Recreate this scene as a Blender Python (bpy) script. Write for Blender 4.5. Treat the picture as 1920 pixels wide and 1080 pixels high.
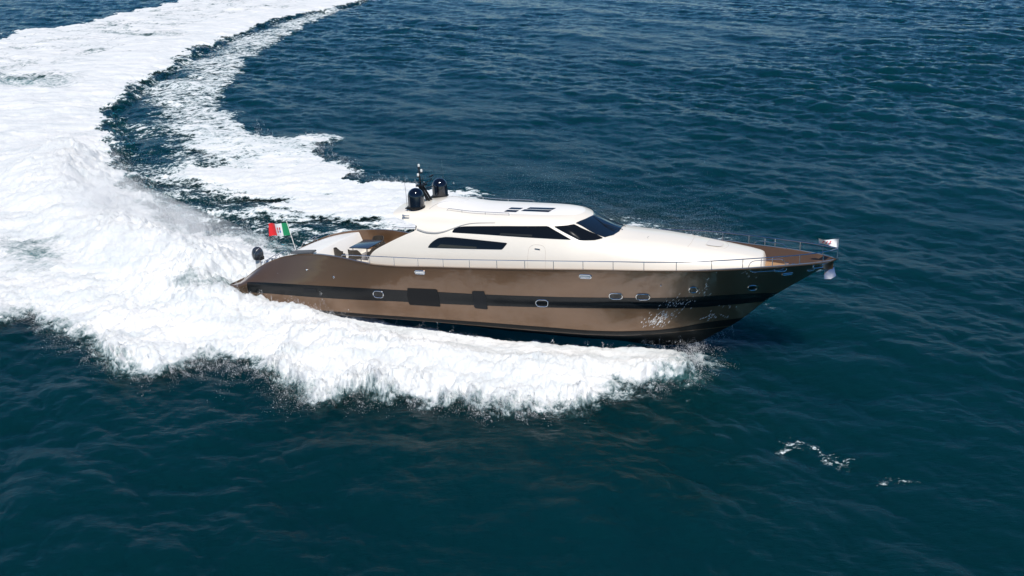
import bpy, bmesh, math, random
import numpy as np
from mathutils import Vector, Matrix
from mathutils.bvhtree import BVHTree

for o in list(bpy.data.objects): bpy.data.objects.remove(o)
S = bpy.context.scene
COL = S.collection
R = math.radians

# ------------------------------------------------------------------ camera, sky, sun, exposure
cam_d = bpy.data.cameras.new('camera'); cam = bpy.data.objects.new('camera', cam_d); COL.objects.link(cam)
cam.location = (0, 0, 20.2); cam.rotation_euler = (R(90 - 23.523), 0, 0)
cam_d.sensor_width = 36; cam_d.lens = 36 * 1700 / 1920; cam_d.clip_start = 0.5; cam_d.clip_end = 20000
S.camera = cam

SUN_EL, SUN_AZ = 65.0, 175.0          # azimuth clockwise from +Y (north): behind the camera, a little to the right
wd = bpy.data.worlds.new('World'); S.world = wd; wd.use_nodes = True
nt = wd.node_tree
bg = nt.nodes['Background']
sky = nt.nodes.new('ShaderNodeTexSky'); sky.sky_type = 'NISHITA'; sky.sun_disc = False
sky.sun_elevation = R(SUN_EL); sky.sun_rotation = R(SUN_AZ); sky.air_density = 1.0; sky.dust_density = 0.05; sky.ozone_density = 3.0; sky.altitude = 2500
hs = nt.nodes.new('ShaderNodeHueSaturation'); hs.inputs['Saturation'].default_value = 1.3
nt.links.new(sky.outputs[0], hs.inputs['Color']); nt.links.new(hs.outputs[0], bg.inputs[0]); bg.inputs[1].default_value = 0.085
sd = bpy.data.lights.new('sun', 'SUN'); sun = bpy.data.objects.new('sun', sd); COL.objects.link(sun)
sd.energy = 4.4; sd.angle = R(0.53); sd.color = (1.0, 0.95, 0.88)
sv = Vector((math.sin(R(SUN_AZ)) * math.cos(R(SUN_EL)), math.cos(R(SUN_AZ)) * math.cos(R(SUN_EL)), math.sin(R(SUN_EL))))
sun.rotation_euler = sv.to_track_quat('Z', 'Y').to_euler(); sun.location = (0, -20, 60)
S.view_settings.view_transform = 'Standard'; S.view_settings.look = 'None'
S.view_settings.exposure = 0.06; S.view_settings.gamma = 1.0
S.cycles.max_bounces = 8; S.cycles.transparent_max_bounces = 24; S.cycles.caustics_reflective = True
S.cycles.sample_clamp_indirect = 6; S.cycles.volume_bounces = 4; S.cycles.volume_step_rate = 2.0; S.cycles.volume_max_steps = 64

# ------------------------------------------------------------------ materials
def mat(name, base, rough=0.5, metal=0.0, coat=0.0, ior=1.5, spec=0.5, coat_rough=0.03):
    m = bpy.data.materials.new(name); m.use_nodes = True
    b = m.node_tree.nodes['Principled BSDF']
    b.inputs['Base Color'].default_value = (*base, 1); b.inputs['Roughness'].default_value = rough
    b.inputs['Metallic'].default_value = metal; b.inputs['IOR'].default_value = ior
    b.inputs['Coat Weight'].default_value = coat; b.inputs['Coat Roughness'].default_value = coat_rough
    b.inputs['Specular IOR Level'].default_value = spec
    return m
def N(m, t, **k):
    n = m.node_tree.nodes.new(t)
    for a, v in k.items(): setattr(n, a, v)
    return n
def L(m, a, b): m.node_tree.links.new(a, b)
def BS(m): return m.node_tree.nodes['Principled BSDF']
def noise(m, scale, detail=4, rough=0.5, coord='Object', vec=None, scl=(1, 1, 1), rot=(0, 0, 0), dist=0.0):
    if vec is None:
        tc = N(m, 'ShaderNodeTexCoord'); mp = N(m, 'ShaderNodeMapping')
        mp.inputs['Scale'].default_value = scl; mp.inputs['Rotation'].default_value = rot
        L(m, tc.outputs[coord], mp.inputs[0]); vec = mp.outputs[0]
    n = N(m, 'ShaderNodeTexNoise'); n.inputs['Scale'].default_value = scale; n.inputs['Detail'].default_value = detail
    n.inputs['Roughness'].default_value = rough; n.inputs['Distortion'].default_value = dist
    L(m, vec, n.inputs['Vector']); return n
def mr(m, src, a, b, c=0.0, d=1.0, smooth=False):
    n = N(m, 'ShaderNodeMapRange'); n.interpolation_type = 'SMOOTHSTEP' if smooth else 'LINEAR'
    n.inputs['From Min'].default_value = a; n.inputs['From Max'].default_value = b
    n.inputs['To Min'].default_value = c; n.inputs['To Max'].default_value = d
    L(m, src, n.inputs['Value']); return n.outputs[0]
def math_(m, op, a, b=None, clamp=False):
    n = N(m, 'ShaderNodeMath', operation=op, use_clamp=clamp)
    for i, v in enumerate((a, b)):
        if v is None: continue
        if hasattr(v, 'links'): L(m, v, n.inputs[i])
        else: n.inputs[i].default_value = v
    return n.outputs[0]
def mixc(m, f, a, b):
    n = N(m, 'ShaderNodeMix', data_type='RGBA')
    for s, v in ((n.inputs[0], f), (n.inputs[6], a), (n.inputs[7], b)):
        if hasattr(v, 'links'): L(m, v, s)
        elif isinstance(v, tuple): s.default_value = (*v, 1)
        else: s.default_value = v
    return n.outputs[2]
def bump(m, h, strength, dist):
    n = N(m, 'ShaderNodeBump'); n.inputs['Strength'].default_value = strength; n.inputs['Distance'].default_value = dist
    L(m, h, n.inputs['Height']); return n.outputs[0]

def vary(m, base, amt, scale, rough=None):
    """slight real colour and gloss variation of a painted surface"""
    n = noise(m, scale, 5, 0.6)
    lo = tuple(c * (1 - amt) for c in base); hi = tuple(min(1, c * (1 + amt)) for c in base)
    L(m, mixc(m, mr(m, n.outputs['Fac'], 0.3, 0.7), lo, hi), BS(m).inputs['Base Color'])
    if rough: L(m, mr(m, n.outputs['Fac'], 0.3, 0.7, rough[0], rough[1]), BS(m).inputs['Roughness'])

BRONZE = (0.205, 0.120, 0.069)
m_bronze = mat('bronze_paint', BRONZE, 0.30, 0.65, 0.9, coat_rough=0.015)
vary(m_bronze, BRONZE, 0.05, 0.8)
wv = noise(m_bronze, 1.6, 3, 0.5, scl=(.6, 1, 1.6))                       # faint unfairness of a long glossy panel
L(m_bronze, bump(m_bronze, wv.outputs['Fac'], 0.10, 0.12), BS(m_bronze).inputs['Coat Normal'])
m_black = mat('black_gloss', (0.006, 0.007, 0.008), 0.22, 0, 0.0, 1.5, 0.4)
m_anti = mat('antifouling', (0.010, 0.010, 0.010), 0.45, 0, 0.0, 1.5, .22); vary(m_anti, (0.010, 0.010, 0.010), 0.3, 1.5)
m_cream = mat('cream_gelcoat', (0.84, 0.785, 0.69), 0.3, 0, 0.4); vary(m_cream, (0.84, 0.785, 0.69), 0.018, 0.6)
m_white = mat('white_gelcoat', (0.87, 0.85, 0.81), 0.4, 0, 0.2); vary(m_white, (0.87, 0.85, 0.81), 0.015, 0.9)
m_glass = mat('dark_glass', (0.006, 0.007, 0.008), 0.04, 0, 0.0, 1.5)
m_wglass = mat('windscreen_glass', (0.008, 0.012, 0.018), 0.03, 0, 0.6, 1.6, 0.8)
m_chrome = mat('polished_steel', (0.72, 0.72, 0.72), 0.14, 1.0)
m_steel = mat('brushed_steel', (0.5, 0.5, 0.5), 0.28, 1.0)
m_dark = mat('dark_plastic', (0.008, 0.009, 0.011), 0.38, 0, 0, 1.5, .35)
m_navy = mat('navy_gloss', (0.004, 0.005, 0.010), 0.10, 0, 1.0)
m_grey = mat('grey_trim', (0.40, 0.40, 0.39), 0.4)
m_lens = mat('lamp_lens', (0.75, 0.75, 0.72), 0.2)
m_wicker = mat('dark_wicker', (0.045, 0.038, 0.031), 0.6)
wvn = N(m_wicker, 'ShaderNodeTexWave'); wvn.inputs['Scale'].default_value = 22
L(m_wicker, bump(m_wicker, wvn.outputs['Fac'], 0.5, 0.01), BS(m_wicker).inputs['Normal'])
m_table = mat('slate_table', (0.030, 0.036, 0.05), 0.18, 0, 0.4)
m_cush = mat('cream_cushion', (0.80, 0.76, 0.70), 0.8)
m_blue = mat('blue_trim', (0.03, 0.07, 0.28), 0.4)
m_teak = mat('teak', (0.42, 0.25, 0.13), 0.6)
tc = N(m_teak, 'ShaderNodeTexCoord'); sp = N(m_teak, 'ShaderNodeSeparateXYZ'); L(m_teak, tc.outputs['Object'], sp.inputs[0])
fr = math_(m_teak, 'FRACT', math_(m_teak, 'MULTIPLY', sp.outputs['Y'], 9.0))
gn = noise(m_teak, 3, 4, 0.6, scl=(0.4, 8, 8))
L(m_teak, mixc(m_teak, math_(m_teak, 'LESS_THAN', fr, 0.10), mixc(m_teak, gn.outputs['Fac'], (0.33, 0.185, 0.09), (0.52, 0.32, 0.17)), (0.03, 0.025, 0.02)), BS(m_teak).inputs['Base Color'])

# ------------------------------------------------------------------ mesh helpers
def obj(name, verts, faces, m, parent=None, smooth=True, angle=None):
    me = bpy.data.meshes.new(name); me.from_pydata([tuple(map(float, v)) for v in verts], [], [tuple(map(int, f)) for f in faces]); me.update()
    o = bpy.data.objects.new(name, me); COL.objects.link(o)
    for mm in (m if isinstance(m, (list, tuple)) else [m]): me.materials.append(mm)
    if smooth:
        me.polygons.foreach_set('use_smooth', [True] * len(me.polygons))
        if angle is not None:
            bm = bmesh.new(); bm.from_mesh(me)
            for e in bm.edges:
                if len(e.link_faces) != 2 or e.calc_face_angle(0) > R(angle): e.smooth = False
            bm.to_mesh(me); bm.free()
    if parent is not None: o.parent = parent
    return o
class MB:
    def __init__(s): s.v, s.f = [], []
    def add(s, V, F):
        k = len(s.v); s.v += [tuple(v) for v in V]; s.f += [tuple(i + k for i in f) for f in F]; return s
    def grid(s, G, close_u=False, close_v=False):
        G = np.asarray(G, float); a, b = G.shape[:2]; F = []
        for i in range(a if close_u else a - 1):
            for j in range(b if close_v else b - 1):
                i2, j2 = (i + 1) % a, (j + 1) % b
                F.append((i * b + j, i * b + j2, i2 * b + j2, i2 * b + j))
        return s.add(G.reshape(-1, 3), F)
    def box(s, c, d, M=None, bev=0.0):
        bm = bmesh.new(); bmesh.ops.create_cube(bm, size=1)
        bmesh.ops.scale(bm, vec=d, verts=bm.verts)
        if bev: bmesh.ops.bevel(bm, geom=list(bm.edges), offset=bev, segments=2, affect='EDGES', profile=0.7)
        X = Matrix.Translation(c) @ (M.to_4x4() if M is not None else Matrix.Identity(4))
        bmesh.ops.transform(bm, matrix=X, verts=bm.verts)
        bm.verts.index_update()
        s.add([v.co[:] for v in bm.verts], [[v.index for v in f.verts] for f in bm.faces]); bm.free(); return s
    def tube(s, P, r, n=8, closed=False, caps=True):
        P = [Vector(p) for p in P]; k = len(P); rs = r if isinstance(r, (list, tuple)) else [r] * k
        G = []; up = Vector((0, 0, 1))
        for i in range(k):
            if closed: t = P[(i + 1) % k] - P[i - 1]
            else: t = P[min(i + 1, k - 1)] - P[max(i - 1, 0)]
            t.normalize(); u = up if abs(t.z) < 0.9 else Vector((0, 1, 0))
            a = t.cross(u).normalized(); b = t.cross(a)
            G.append([P[i] + rs[i] * (math.cos(q) * a + math.sin(q) * b) for q in [2 * math.pi * j / n for j in range(n)]])
        o = len(s.v); s.grid([[tuple(v) for v in row] for row in G], close_u=closed, close_v=True)
        if caps and not closed:
            s.f.append(tuple(o + j for j in range(n))); s.f.append(tuple(o + (k - 1) * n + j for j in reversed(range(n))))
        return s
    def lathe(s, c, prof, n=24, M=None):
        G = []
        for r, z in prof: G.append([(r * math.cos(2 * math.pi * j / n), r * math.sin(2 * math.pi * j / n), z) for j in range(n)])
        G = np.array(G)
        if M is not None: G = G @ np.array(M.to_3x3()).T
        return s.grid(G + np.array(c), close_v=True)
    def build(s, name, m, parent=None, smooth=True, angle=35): return obj(name, s.v, s.f, m, parent, smooth, angle)
def empty(name, label, cat, loc=(0, 0, 0), rot=(0, 0, 0), group=None):
    o = bpy.data.objects.new(name, None); COL.objects.link(o); o.location = loc; o.rotation_euler = rot
    o.empty_display_size = 0.2
    return tag(o, label, cat, group)
def tag(o, label=None, cat=None, group=None, kind=None):
    if label: o['label'] = label
    if cat: o['category'] = cat
    if group: o['group'] = group
    if kind: o['kind'] = kind
    return o
def pchip(X, Y):
    X = np.asarray(X, float); Y = np.asarray(Y, float); h = np.diff(X); d = np.diff(Y) / h
    m = np.zeros_like(Y); m[0], m[-1] = d[0], d[-1]
    for i in range(1, len(X) - 1):
        if d[i - 1] * d[i] > 0:
            w1, w2 = 2 * h[i] + h[i - 1], h[i] + 2 * h[i - 1]; m[i] = (w1 + w2) / (w1 / d[i - 1] + w2 / d[i])
    def f(x):
        x = np.clip(np.asarray(x, float), X[0], X[-1]); i = np.clip(np.searchsorted(X, x) - 1, 0, len(X) - 2)
        t = (x - X[i]) / h[i]
        return (2*t**3-3*t**2+1)*Y[i] + (t**3-2*t**2+t)*h[i]*m[i] + (-2*t**3+3*t**2)*Y[i+1] + (t**3-t**2)*h[i]*m[i+1]
    return f
def catmull(P, n):
    """P: (k,...) control points -> n samples between neighbours"""
    P = np.asarray(P, float); k = len(P); out = []
    for i in range(k - 1):
        p0, p1, p2, p3 = P[max(i - 1, 0)], P[i], P[i + 1], P[min(i + 2, k - 1)]
        for j in range(n):
            t = j / n
            out.append(0.5 * (2*p1 + (p2-p0)*t + (2*p0-5*p1+4*p2-p3)*t*t + (3*p1-p0-3*p2+p3)*t**3))
    out.append(P[-1]); return np.array(out)

# ------------------------------------------------------------------ the yacht: x forward from the transom, y to port, z up from the stern waterline
BOAT_LOC = Vector((-13.75, 46.58, 0)); BOAT_ROT = (R(-6.2), R(-4), R(-17))
boat = empty('motor_yacht', 'long bronze and cream motor yacht with black hull stripe, heeling through a fast turn', 'yacht', BOAT_LOC, BOAT_ROT)

# hull lines: x, half breadth, z
SHEER = [(-.65, 1.93, .60), (-.13, 1.96, .91), (.67, 2.07, 1.46), (1.55, 2.22, 1.98), (2.24, 2.35, 2.27), (2.99, 2.5, 2.52), (3.72, 2.64, 2.67), (4.42, 2.77, 2.76), (5.27, 2.92, 2.81), (5.93, 3.04, 2.80), (6.56, 3.11, 2.75), (7.17, 3.17, 2.67), (7.78, 3.22, 2.59), (8.37, 3.26, 2.53), (9.54, 3.31, 2.51), (11.25, 3.36, 2.57), (14, 3.4, 2.64), (16.6, 3.4, 2.72), (19.1, 3.4, 2.81), (21.6, 3.38, 2.89), (23, 3.28, 2.92), (24, 3.1, 2.93), (25, 2.77, 2.93), (26, 2.37, 2.92), (27, 1.96, 2.93), (28, 1.51, 2.94), (29, .95, 2.94), (29.5, .58, 2.94), (30, .02, 2.93)]
def plan(B, xs, p, x0=12.):
    return lambda x: np.where(x < x0, B - 0.62 * np.clip((9 - x) / 9, 0, 1) ** 1.6, B * (1 - np.clip((x - x0) / (xs - x0), 0, 1) ** p))
def mk(tab): t = np.array(tab); return pchip(t[:, 0], t[:, 1])
LINES = [  # stem x, breadth(x), z(x)
    (24.0, lambda x: x * 0, mk([(0, -.9), (8, -1.3), (17, -1.75), (21, -1.8), (23, -1.72), (24.0, -1.45)])),
    (25.3, plan(3.1, 25.3, 2.2), mk([(0, -.36), (6.2, -.29), (10, -.27), (13.5, -.32), (16.7, -.48), (19.4, -.67), (20.8, -.73), (23.5, -.66), (25.3, -.6)])),
    (25.95, plan(3.15, 25.95, 2.3), mk([(0, -.12), (6.3, -.11), (10, -.10), (13.5, -.12), (16.8, -.24), (19.4, -.42), (20.6, -.46), (21.7, -.46), (23, -.38), (24.4, -.2), (25.95, -.12)])),
    (26.87, plan(3.24, 26.87, 2.5), mk([(0, .42), (1.5, .55), (4.9, .59), (7.3, .64), (9.4, .70), (11.8, .72), (14.2, .76), (17.2, .79), (20, .78), (22.6, .71), (24.2, .70), (25.3, .72), (26.87, .74)])),
    (27.5, plan(3.27, 27.5, 2.6), mk([(0, .80), (.85, 1.10), (4.2, 1.22), (7.4, 1.29), (9.4, 1.31), (11.8, 1.325), (14.3, 1.33), (16.5, 1.345), (20, 1.34), (22, 1.30), (23.5, 1.29), (24.7, 1.3), (26.1, 1.29), (27.5, 1.21)])),
]
sx = np.array([p[0] for p in SHEER]); sheer_b = pchip(sx, [p[1] for p in SHEER]); sheer_z = pchip(sx, [p[2] for p in SHEER])
LINES.append((30.0, sheer_b, sheer_z))
U = np.concatenate([np.linspace(0, .75, 80), .75 + .25 * np.sin(np.linspace(0, np.pi / 2, 60))[1:]])
X0 = -.65; CT = []
for xs, b, z in LINES:
    x = X0 + U * (xs - X0); CT.append(np.stack([x, -np.abs(b(x)), z(x)], 1))
CT = np.array(CT)                                            # lines x stations x 3
for k in range(1, 5): CT[k, -1, 1] = 0
top = catmull(CT[1:], 7)                                     # chine to sheer
bot = np.array([CT[0] * (1 - t) + CT[1] * t for t in np.linspace(0, 1, 5)[:-1]])
HG = np.concatenate([bot, top])                              # rows keel -> sheer (starboard)
nb = len(bot)
def mirror(G): G = np.array(G); G[..., 1] *= -1; return G
mb = MB(); mb.grid(HG); mb.grid(mirror(HG)[::-1])
tr = HG[:, 0]; mb.grid(np.array([tr, mirror(tr)]))           # transom
hull = mb.build('hull', m_bronze, boat, angle=50)
hull_bvh = BVHTree.FromPolygons(mb.v, mb.f)
def on_side(bvh, x, z, off=0.0, side=-1):
    """point of the starboard (or port) side at x, z, lifted off along its normal"""
    h = bvh.ray_cast(Vector((x, side * 12, z)), Vector((0, -side, 0)))
    if h[0] is None: return None, None
    n = h[1]
    if n.y * side < 0: n = -n
    return h[0] + n * off, n
def on_top(bvh, x, y, off=0.0):
    h = bvh.ray_cast(Vector((x, y, 12)), Vector((0, 0, -1)))
    if h[0] is None: return None, None
    n = h[1] if h[1].z > 0 else -h[1]
    return h[0] + n * off, n

# cabin: sections (half width, z) for six longitudinals at each station
CAB = [
 (8.0,  [(2.78, 2.0), (2.76, 3.0), (2.62, 3.85), (2.36, 4.45), (1.75, 4.72), (0, 4.85)]),
 (10.0, [(2.78, 2.0), (2.76, 3.0), (2.62, 3.88), (2.34, 4.48), (1.80, 4.95), (0, 5.12)]),
 (11.2, [(2.78, 2.0), (2.75, 3.0), (2.60, 3.9), (2.30, 4.45), (1.80, 5.0), (0, 5.30)]),
 (12.2, [(2.78, 2.0), (2.74, 3.05), (2.58, 3.92), (2.26, 4.42), (1.78, 4.93), (0, 5.18)]),
 (13.2, [(2.78, 2.0), (2.73, 3.05), (2.55, 3.93), (2.22, 4.45), (1.75, 4.86), (0, 5.05)]),
 (15.5, [(2.78, 2.05), (2.72, 3.1), (2.5, 3.92), (2.16, 4.5), (1.72, 4.83), (0, 5.0)]),
 (17.0, [(2.76, 2.1), (2.68, 3.1), (2.44, 3.85), (2.06, 4.48), (1.64, 4.8), (0, 5.0)]),
 (17.8, [(2.72, 2.1), (2.63, 3.1), (2.36, 3.82), (1.98, 4.42), (1.54, 4.74), (0, 4.95)]),
 (18.4, [(2.69, 2.15), (2.6, 3.08), (2.3, 3.76), (1.90, 4.27), (1.42, 4.56), (0, 4.76)]),
 (19.0, [(2.66, 2.15), (2.55, 3.06), (2.24, 3.7), (1.80, 4.02), (1.26, 4.28), (0, 4.5)]),
 (19.6, [(2.62, 2.2), (2.5, 3.05), (2.18, 3.64), (1.72, 3.86), (1.16, 4.04), (0, 4.24)]),
 (20.2, [(2.58, 2.2), (2.45, 3.03), (2.12, 3.58), (1.66, 3.80), (1.08, 3.92), (0, 4.03)]),
 (20.6, [(2.55, 2.2), (2.42, 3.02), (2.08, 3.54), (1.62, 3.76), (1.05, 3.87), (0, 3.96)]),
 (22.0, [(2.48, 2.25), (2.3, 2.98), (1.95, 3.44), (1.52, 3.65), (1.0, 3.76), (0, 3.84)]),
 (24.0, [(2.15, 2.28), (2.0, 2.88), (1.7, 3.24), (1.3, 3.41), (.86, 3.49), (0, 3.54)]),
 (25.5, [(1.72, 2.3), (1.6, 2.78), (1.38, 3.06), (1.08, 3.2), (.7, 3.27), (0, 3.31)]),
 (26.35, [(1.42, 2.3), (1.34, 2.72), (1.18, 2.95), (.92, 3.07), (.6, 3.12), (0, 3.15)]),
 (26.75, [(1.22, 2.3), (1.15, 2.66), (1.02, 2.86), (.8, 2.96), (.5, 3.0), (0, 3.02)]),
 (26.85, [(1.15, 2.3), (1.06, 2.5), (.9, 2.62), (.7, 2.7), (.45, 2.74), (0, 2.75)]),
]
cx = [c[0] for c in CAB]
cabw = [pchip(cx, [c[1][k][0] for c in CAB]) for k in range(6)]; cabz = [pchip(cx, [c[1][k][1] for c in CAB]) for k in range(6)]
aft_x = pchip([0, .2, .34, .42, .5, .56, .62, .7, .8, 1.0], [7.55, 8.1, 9.2, 9.9, 10.45, 10.45, 9.95, 9.3, 8.95, 8.75])
vv = np.linspace(0, 1, 41); uu = np.concatenate([np.linspace(0, .93, 110), np.linspace(.93, 1, 24)[1:]])
CG = np.zeros((len(vv), len(uu), 3))
for j, u in enumerate(uu):
    xa = aft_x(vv); X = xa + u * (26.85 - xa)
    for i, v in enumerate(vv):
        ctl = np.array([[-cabw[k](X[i]), cabz[k](X[i])] for k in range(6)])
        kk = v * 5; i0 = min(int(kk), 4); t = kk - i0
        p0 = ctl[max(i0 - 1, 0)]; p1 = ctl[i0]; p2 = ctl[i0 + 1]
        p3 = ctl[i0 + 2] if i0 + 2 < 6 else np.array([-ctl[4][0], ctl[4][1]])
        q = 0.5 * (2*p1 + (p2-p0)*t + (2*p0-5*p1+4*p2-p3)*t*t + (3*p1-p0-3*p2+p3)*t**3)
        CG[i, j] = (X[i], min(q[0], 0), q[1])
CG[-1, :, 1] = 0
full = np.concatenate([CG, mirror(CG)[::-1][1:]])
mb = MB(); mb.grid(full)
mb.f.append(tuple(i * len(uu) + len(uu) - 1 for i in range(full.shape[0])))
cabin_bvh = BVHTree.FromPolygons(mb.v, mb.f)
cabin = mb.build('cabin', m_cream, boat, angle=60)
# ---- paint bands that follow the hull rows (starboard round the stem to port, one skin)
def band(name, r0, r1, j0, off, m, label=None):
    G = HG[r0:r1 + 1, j0:].copy()
    d = np.gradient(G, axis=1); e = np.gradient(G, axis=0); n = np.cross(d, e); n /= np.linalg.norm(n, axis=2, keepdims=True) + 1e-9
    n = np.where(n[..., 1:2] > 0, -n, n); G = G + n * off
    G[:, -1, 1] = np.minimum(G[:, -1, 1], 0); G[:, -1] = HG[r0:r1 + 1, -1] + np.array([off * 1.5, 0, -off * .5])
    F = np.concatenate([G, mirror(G)[:, ::-1][:, 1:]], axis=1)
    b = MB(); b.grid(F); return b.build(name, m, boat, angle=60)
j1 = int(np.argmin(abs(HG[nb + 16, :, 0] - .55)))
band('hull_stripe', nb + 14, nb + 21, j1, .008, m_black)
band('bottom_paint', 0, nb + 7, 0, .007, m_anti)
band('boot_line', nb, nb + 1, 3, .016, m_bronze)

def overlay(name, poly, proj, m, parent, off=.012, step=.1, nz=8):
    """a thin skin lying on a surface: poly is an outline (a, b), proj(a, b) gives the surface point; columns across a"""
    P = np.array(poly, float); a0, a1 = P[:, 0].min(), P[:, 0].max(); n = max(6, int((a1 - a0) / step))
    t = (1 - np.cos(np.linspace(0, np.pi, n + 1))) / 2; t = .5 * t + .5 * np.linspace(0, 1, n + 1)
    rows = []
    for a in a0 + 1e-4 + t * (a1 - a0 - 2e-4):
        ys = []
        for i in range(len(P)):
            p, q = P[i], P[(i + 1) % len(P)]
            if (p[0] - a) * (q[0] - a) < 0: ys.append(p[1] + (a - p[0]) / (q[0] - p[0]) * (q[1] - p[1]))
        if len(ys) < 2: continue
        col = [proj(a, b, off)[0] for b in np.linspace(min(ys), max(ys), nz + 1)]
        if any(c is None for c in col): continue
        rows.append([tuple(c) for c in col])
    b = MB(); b.grid(rows); return b.build(name, m, parent, angle=60)
side_h = lambda x, z, o: on_side(hull_bvh, x, z, o)
side_hp = lambda x, z, o: on_side(hull_bvh, x, z, o, 1)
side_c = lambda x, z, o: on_side(cabin_bvh, x, z, o)
side_cp = lambda x, z, o: on_side(cabin_bvh, x, z, o, 1)
top_c = lambda x, y, o: on_top(cabin_bvh, x, y, o)
def rounded(P, r=.08, n=5):
    P = [Vector((*p, 0)) for p in P]; out = []
    for i in range(len(P)):
        a, b, c = P[i - 1], P[i], P[(i + 1) % len(P)]
        ra = min(r, (a - b).length * .45, (c - b).length * .45)
        p, q = b + (a - b).normalized() * ra, b + (c - b).normalized() * ra
        for k in range(n + 1):
            t = k / n; v = (1 - t) ** 2 * p + 2 * t * (1 - t) * b + t * t * q; out.append((v.x, v.y))
    return out
W_UP = [(12.30, 4.12), (12.33, 4.22), (12.5, 4.34), (12.86, 4.39), (13.67, 4.42), (15.0, 4.46), (16.98, 4.49), (17.6, 4.20), (18.16, 3.92), (16.88, 3.97), (15.46, 4.02), (13.73, 4.08), (12.43, 4.11)]
W_LO = [(11.09, 3.38), (11.2, 3.54), (11.36, 3.69), (11.63, 3.85), (11.99, 3.91), (12.34, 3.91), (13.75, 3.82), (15.14, 3.73), (14.89, 3.42), (13.23, 3.39), (11.17, 3.37)]
W_QU = [(17.28, 4.47), (18.17, 4.54), (18.86, 4.2), (19.54, 3.9), (19.2, 3.865), (18.54, 3.89)]
for pj in (side_c, side_cp):
    overlay('saloon_window', rounded(W_UP, .05, 3), pj, m_glass, cabin)
    overlay('lower_window', rounded(W_LO, .06, 3), pj, m_glass, cabin)
    overlay('quarter_window', rounded(W_QU, .04, 3), pj, m_glass, cabin, .03, .05, 12)
half = [(18.22, -1.62), (18.42, -1.12), (18.6, -.6), (18.66, -.02), (20.1, -.02), (20.1, -.6), (19.93, -1.18), (19.62, -1.55)]
overlay('windscreen_pane', half, top_c, m_wglass, cabin, .014, .08)
overlay('windscreen_pane', [(x, -y) for x, y in half], top_c, m_wglass, cabin, .014, .08)
# white roof panel, four skylights, fore hatch with its cushion lines
overlay('roof_panel', rounded([(11.0, -1.42), (11.15, 1.42), (13.0, 1.55), (17.0, 1.42), (18.1, .95), (18.35, 0), (18.1, -.95), (17.0, -1.42), (13.0, -1.55)], .5), top_c, m_white, cabin, .006, .15, 16)
for (x0, x1, y0, y1) in ((14.62, 15.28, -.76, -.46), (14.55, 15.2, -1.2, -.9), (15.52, 16.9, -.62, -.3), (15.35, 16.8, -1.0, -.7)):
    overlay('skylight', rounded([(x0, y0), (x0 + .05, y1), (x1 + .05, y1), (x1, y0)], .04), top_c, m_glass, cabin, .014, .15)
def on_curve(P, proj, off, n=6):
    return [tuple(proj(a, b, off)[0]) for a, b in catmull(np.array(P, float), n)]
GUT = [(10.5, 4.215), (10.72, 4.15), (11.0, 4.09), (11.42, 4.07), (11.69, 4.10), (11.96, 4.16), (12.34, 4.29), (12.84, 4.45), (13.4, 4.54), (14.4, 4.58)]
for pj in (side_c, side_cp):
    MB().tube(on_curve(GUT, pj, .0), [.055 * (1 - .7 * (i / 54) ** 2) for i in range(55)]).build('gutter_trim', m_grey, cabin)
# side door outline, small badge, access hatch and stair lines on the cabin flank: shallow seams
seam = mat('seam', (0.60, 0.545, 0.48), 0.5)
for P in ([(16.15, 2.6), (16.15, 3.1), (16.2, 3.52), (16.4, 3.68), (16.78, 3.67), (16.97, 3.5), (17.0, 3.05), (17.0, 2.6)],):
    MB().tube(on_curve(P, side_c, 0), .009, 6).build('door_seam', seam, cabin)
bd = MB(); c, n = side_c(16.6, 3.5, .02); bd.box(c, (.26, .03, .05), Matrix.Rotation(R(6), 3, 'Y'), .012); bd.build('door_handle', m_steel, cabin)
HAT = [(21.35, -1.3), (21.45, 0), (21.35, 1.3)]
MB().tube(on_curve([(24.5, -.75), (24.95, -.62), (25.15, 0), (24.95, .62), (24.5, .75), (23.2, 1.1)], top_c, 0), .012, 6).build('hatch_seam', seam, cabin)
MB().tube(on_curve([(23.4, -1.2), (23.5, -.5), (23.5, .5), (23.4, 1.2)], top_c, 0), .012, 6).build('hatch_seam', seam, cabin)
overlay('sun_pad', rounded([(24.15, -.62), (24.2, .62), (24.85, .5), (24.95, 0), (24.85, -.5)], .2), top_c, mat('grey_mesh_pad', (.62, .60, .57), .8), cabin, .03, .06)
bk = MB()
for s in (-1, 1):
    bk = MB(); p = on_top(cabin_bvh, 21.5, s * .95)[0]; bk.tube([p, p + Vector((.02, 0, .09)), p + Vector((.08, 0, .10))], .012); bk.build('pad_bracket', m_grey, cabin)
p0 = on_top(cabin_bvh, 21.5, -.95)[0] + Vector((.05, 0, .10)); p1 = on_top(cabin_bvh, 21.5, .95)[0] + Vector((.05, 0, .10))

for P in ([(10.83, -1.62), (11.0, -1.05), (11.45, -.55), (12.2, -.3)], [(10.83, 1.62), (11.0, 1.05), (11.45, .55), (12.2, .3)]):
    MB().tube(on_curve(P, top_c, .004), .014, 6).build('roof_groove', m_grey, cabin)
m_curt = mat('curtain_behind_glass', (.040, .040, .031), .25)
for pj in (side_c, side_cp):
    overlay('curtain', [(11.55, 3.40), (11.75, 3.56), (13.6, 3.50), (13.6, 3.42)], pj, m_curt, cabin, .016)
    overlay('curtain', [(14.7, 4.075), (14.75, 4.16), (16.3, 4.12), (16.3, 4.03)], pj, mat('curtain_shade', (.022, .024, .022), .2), cabin, .016)
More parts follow.
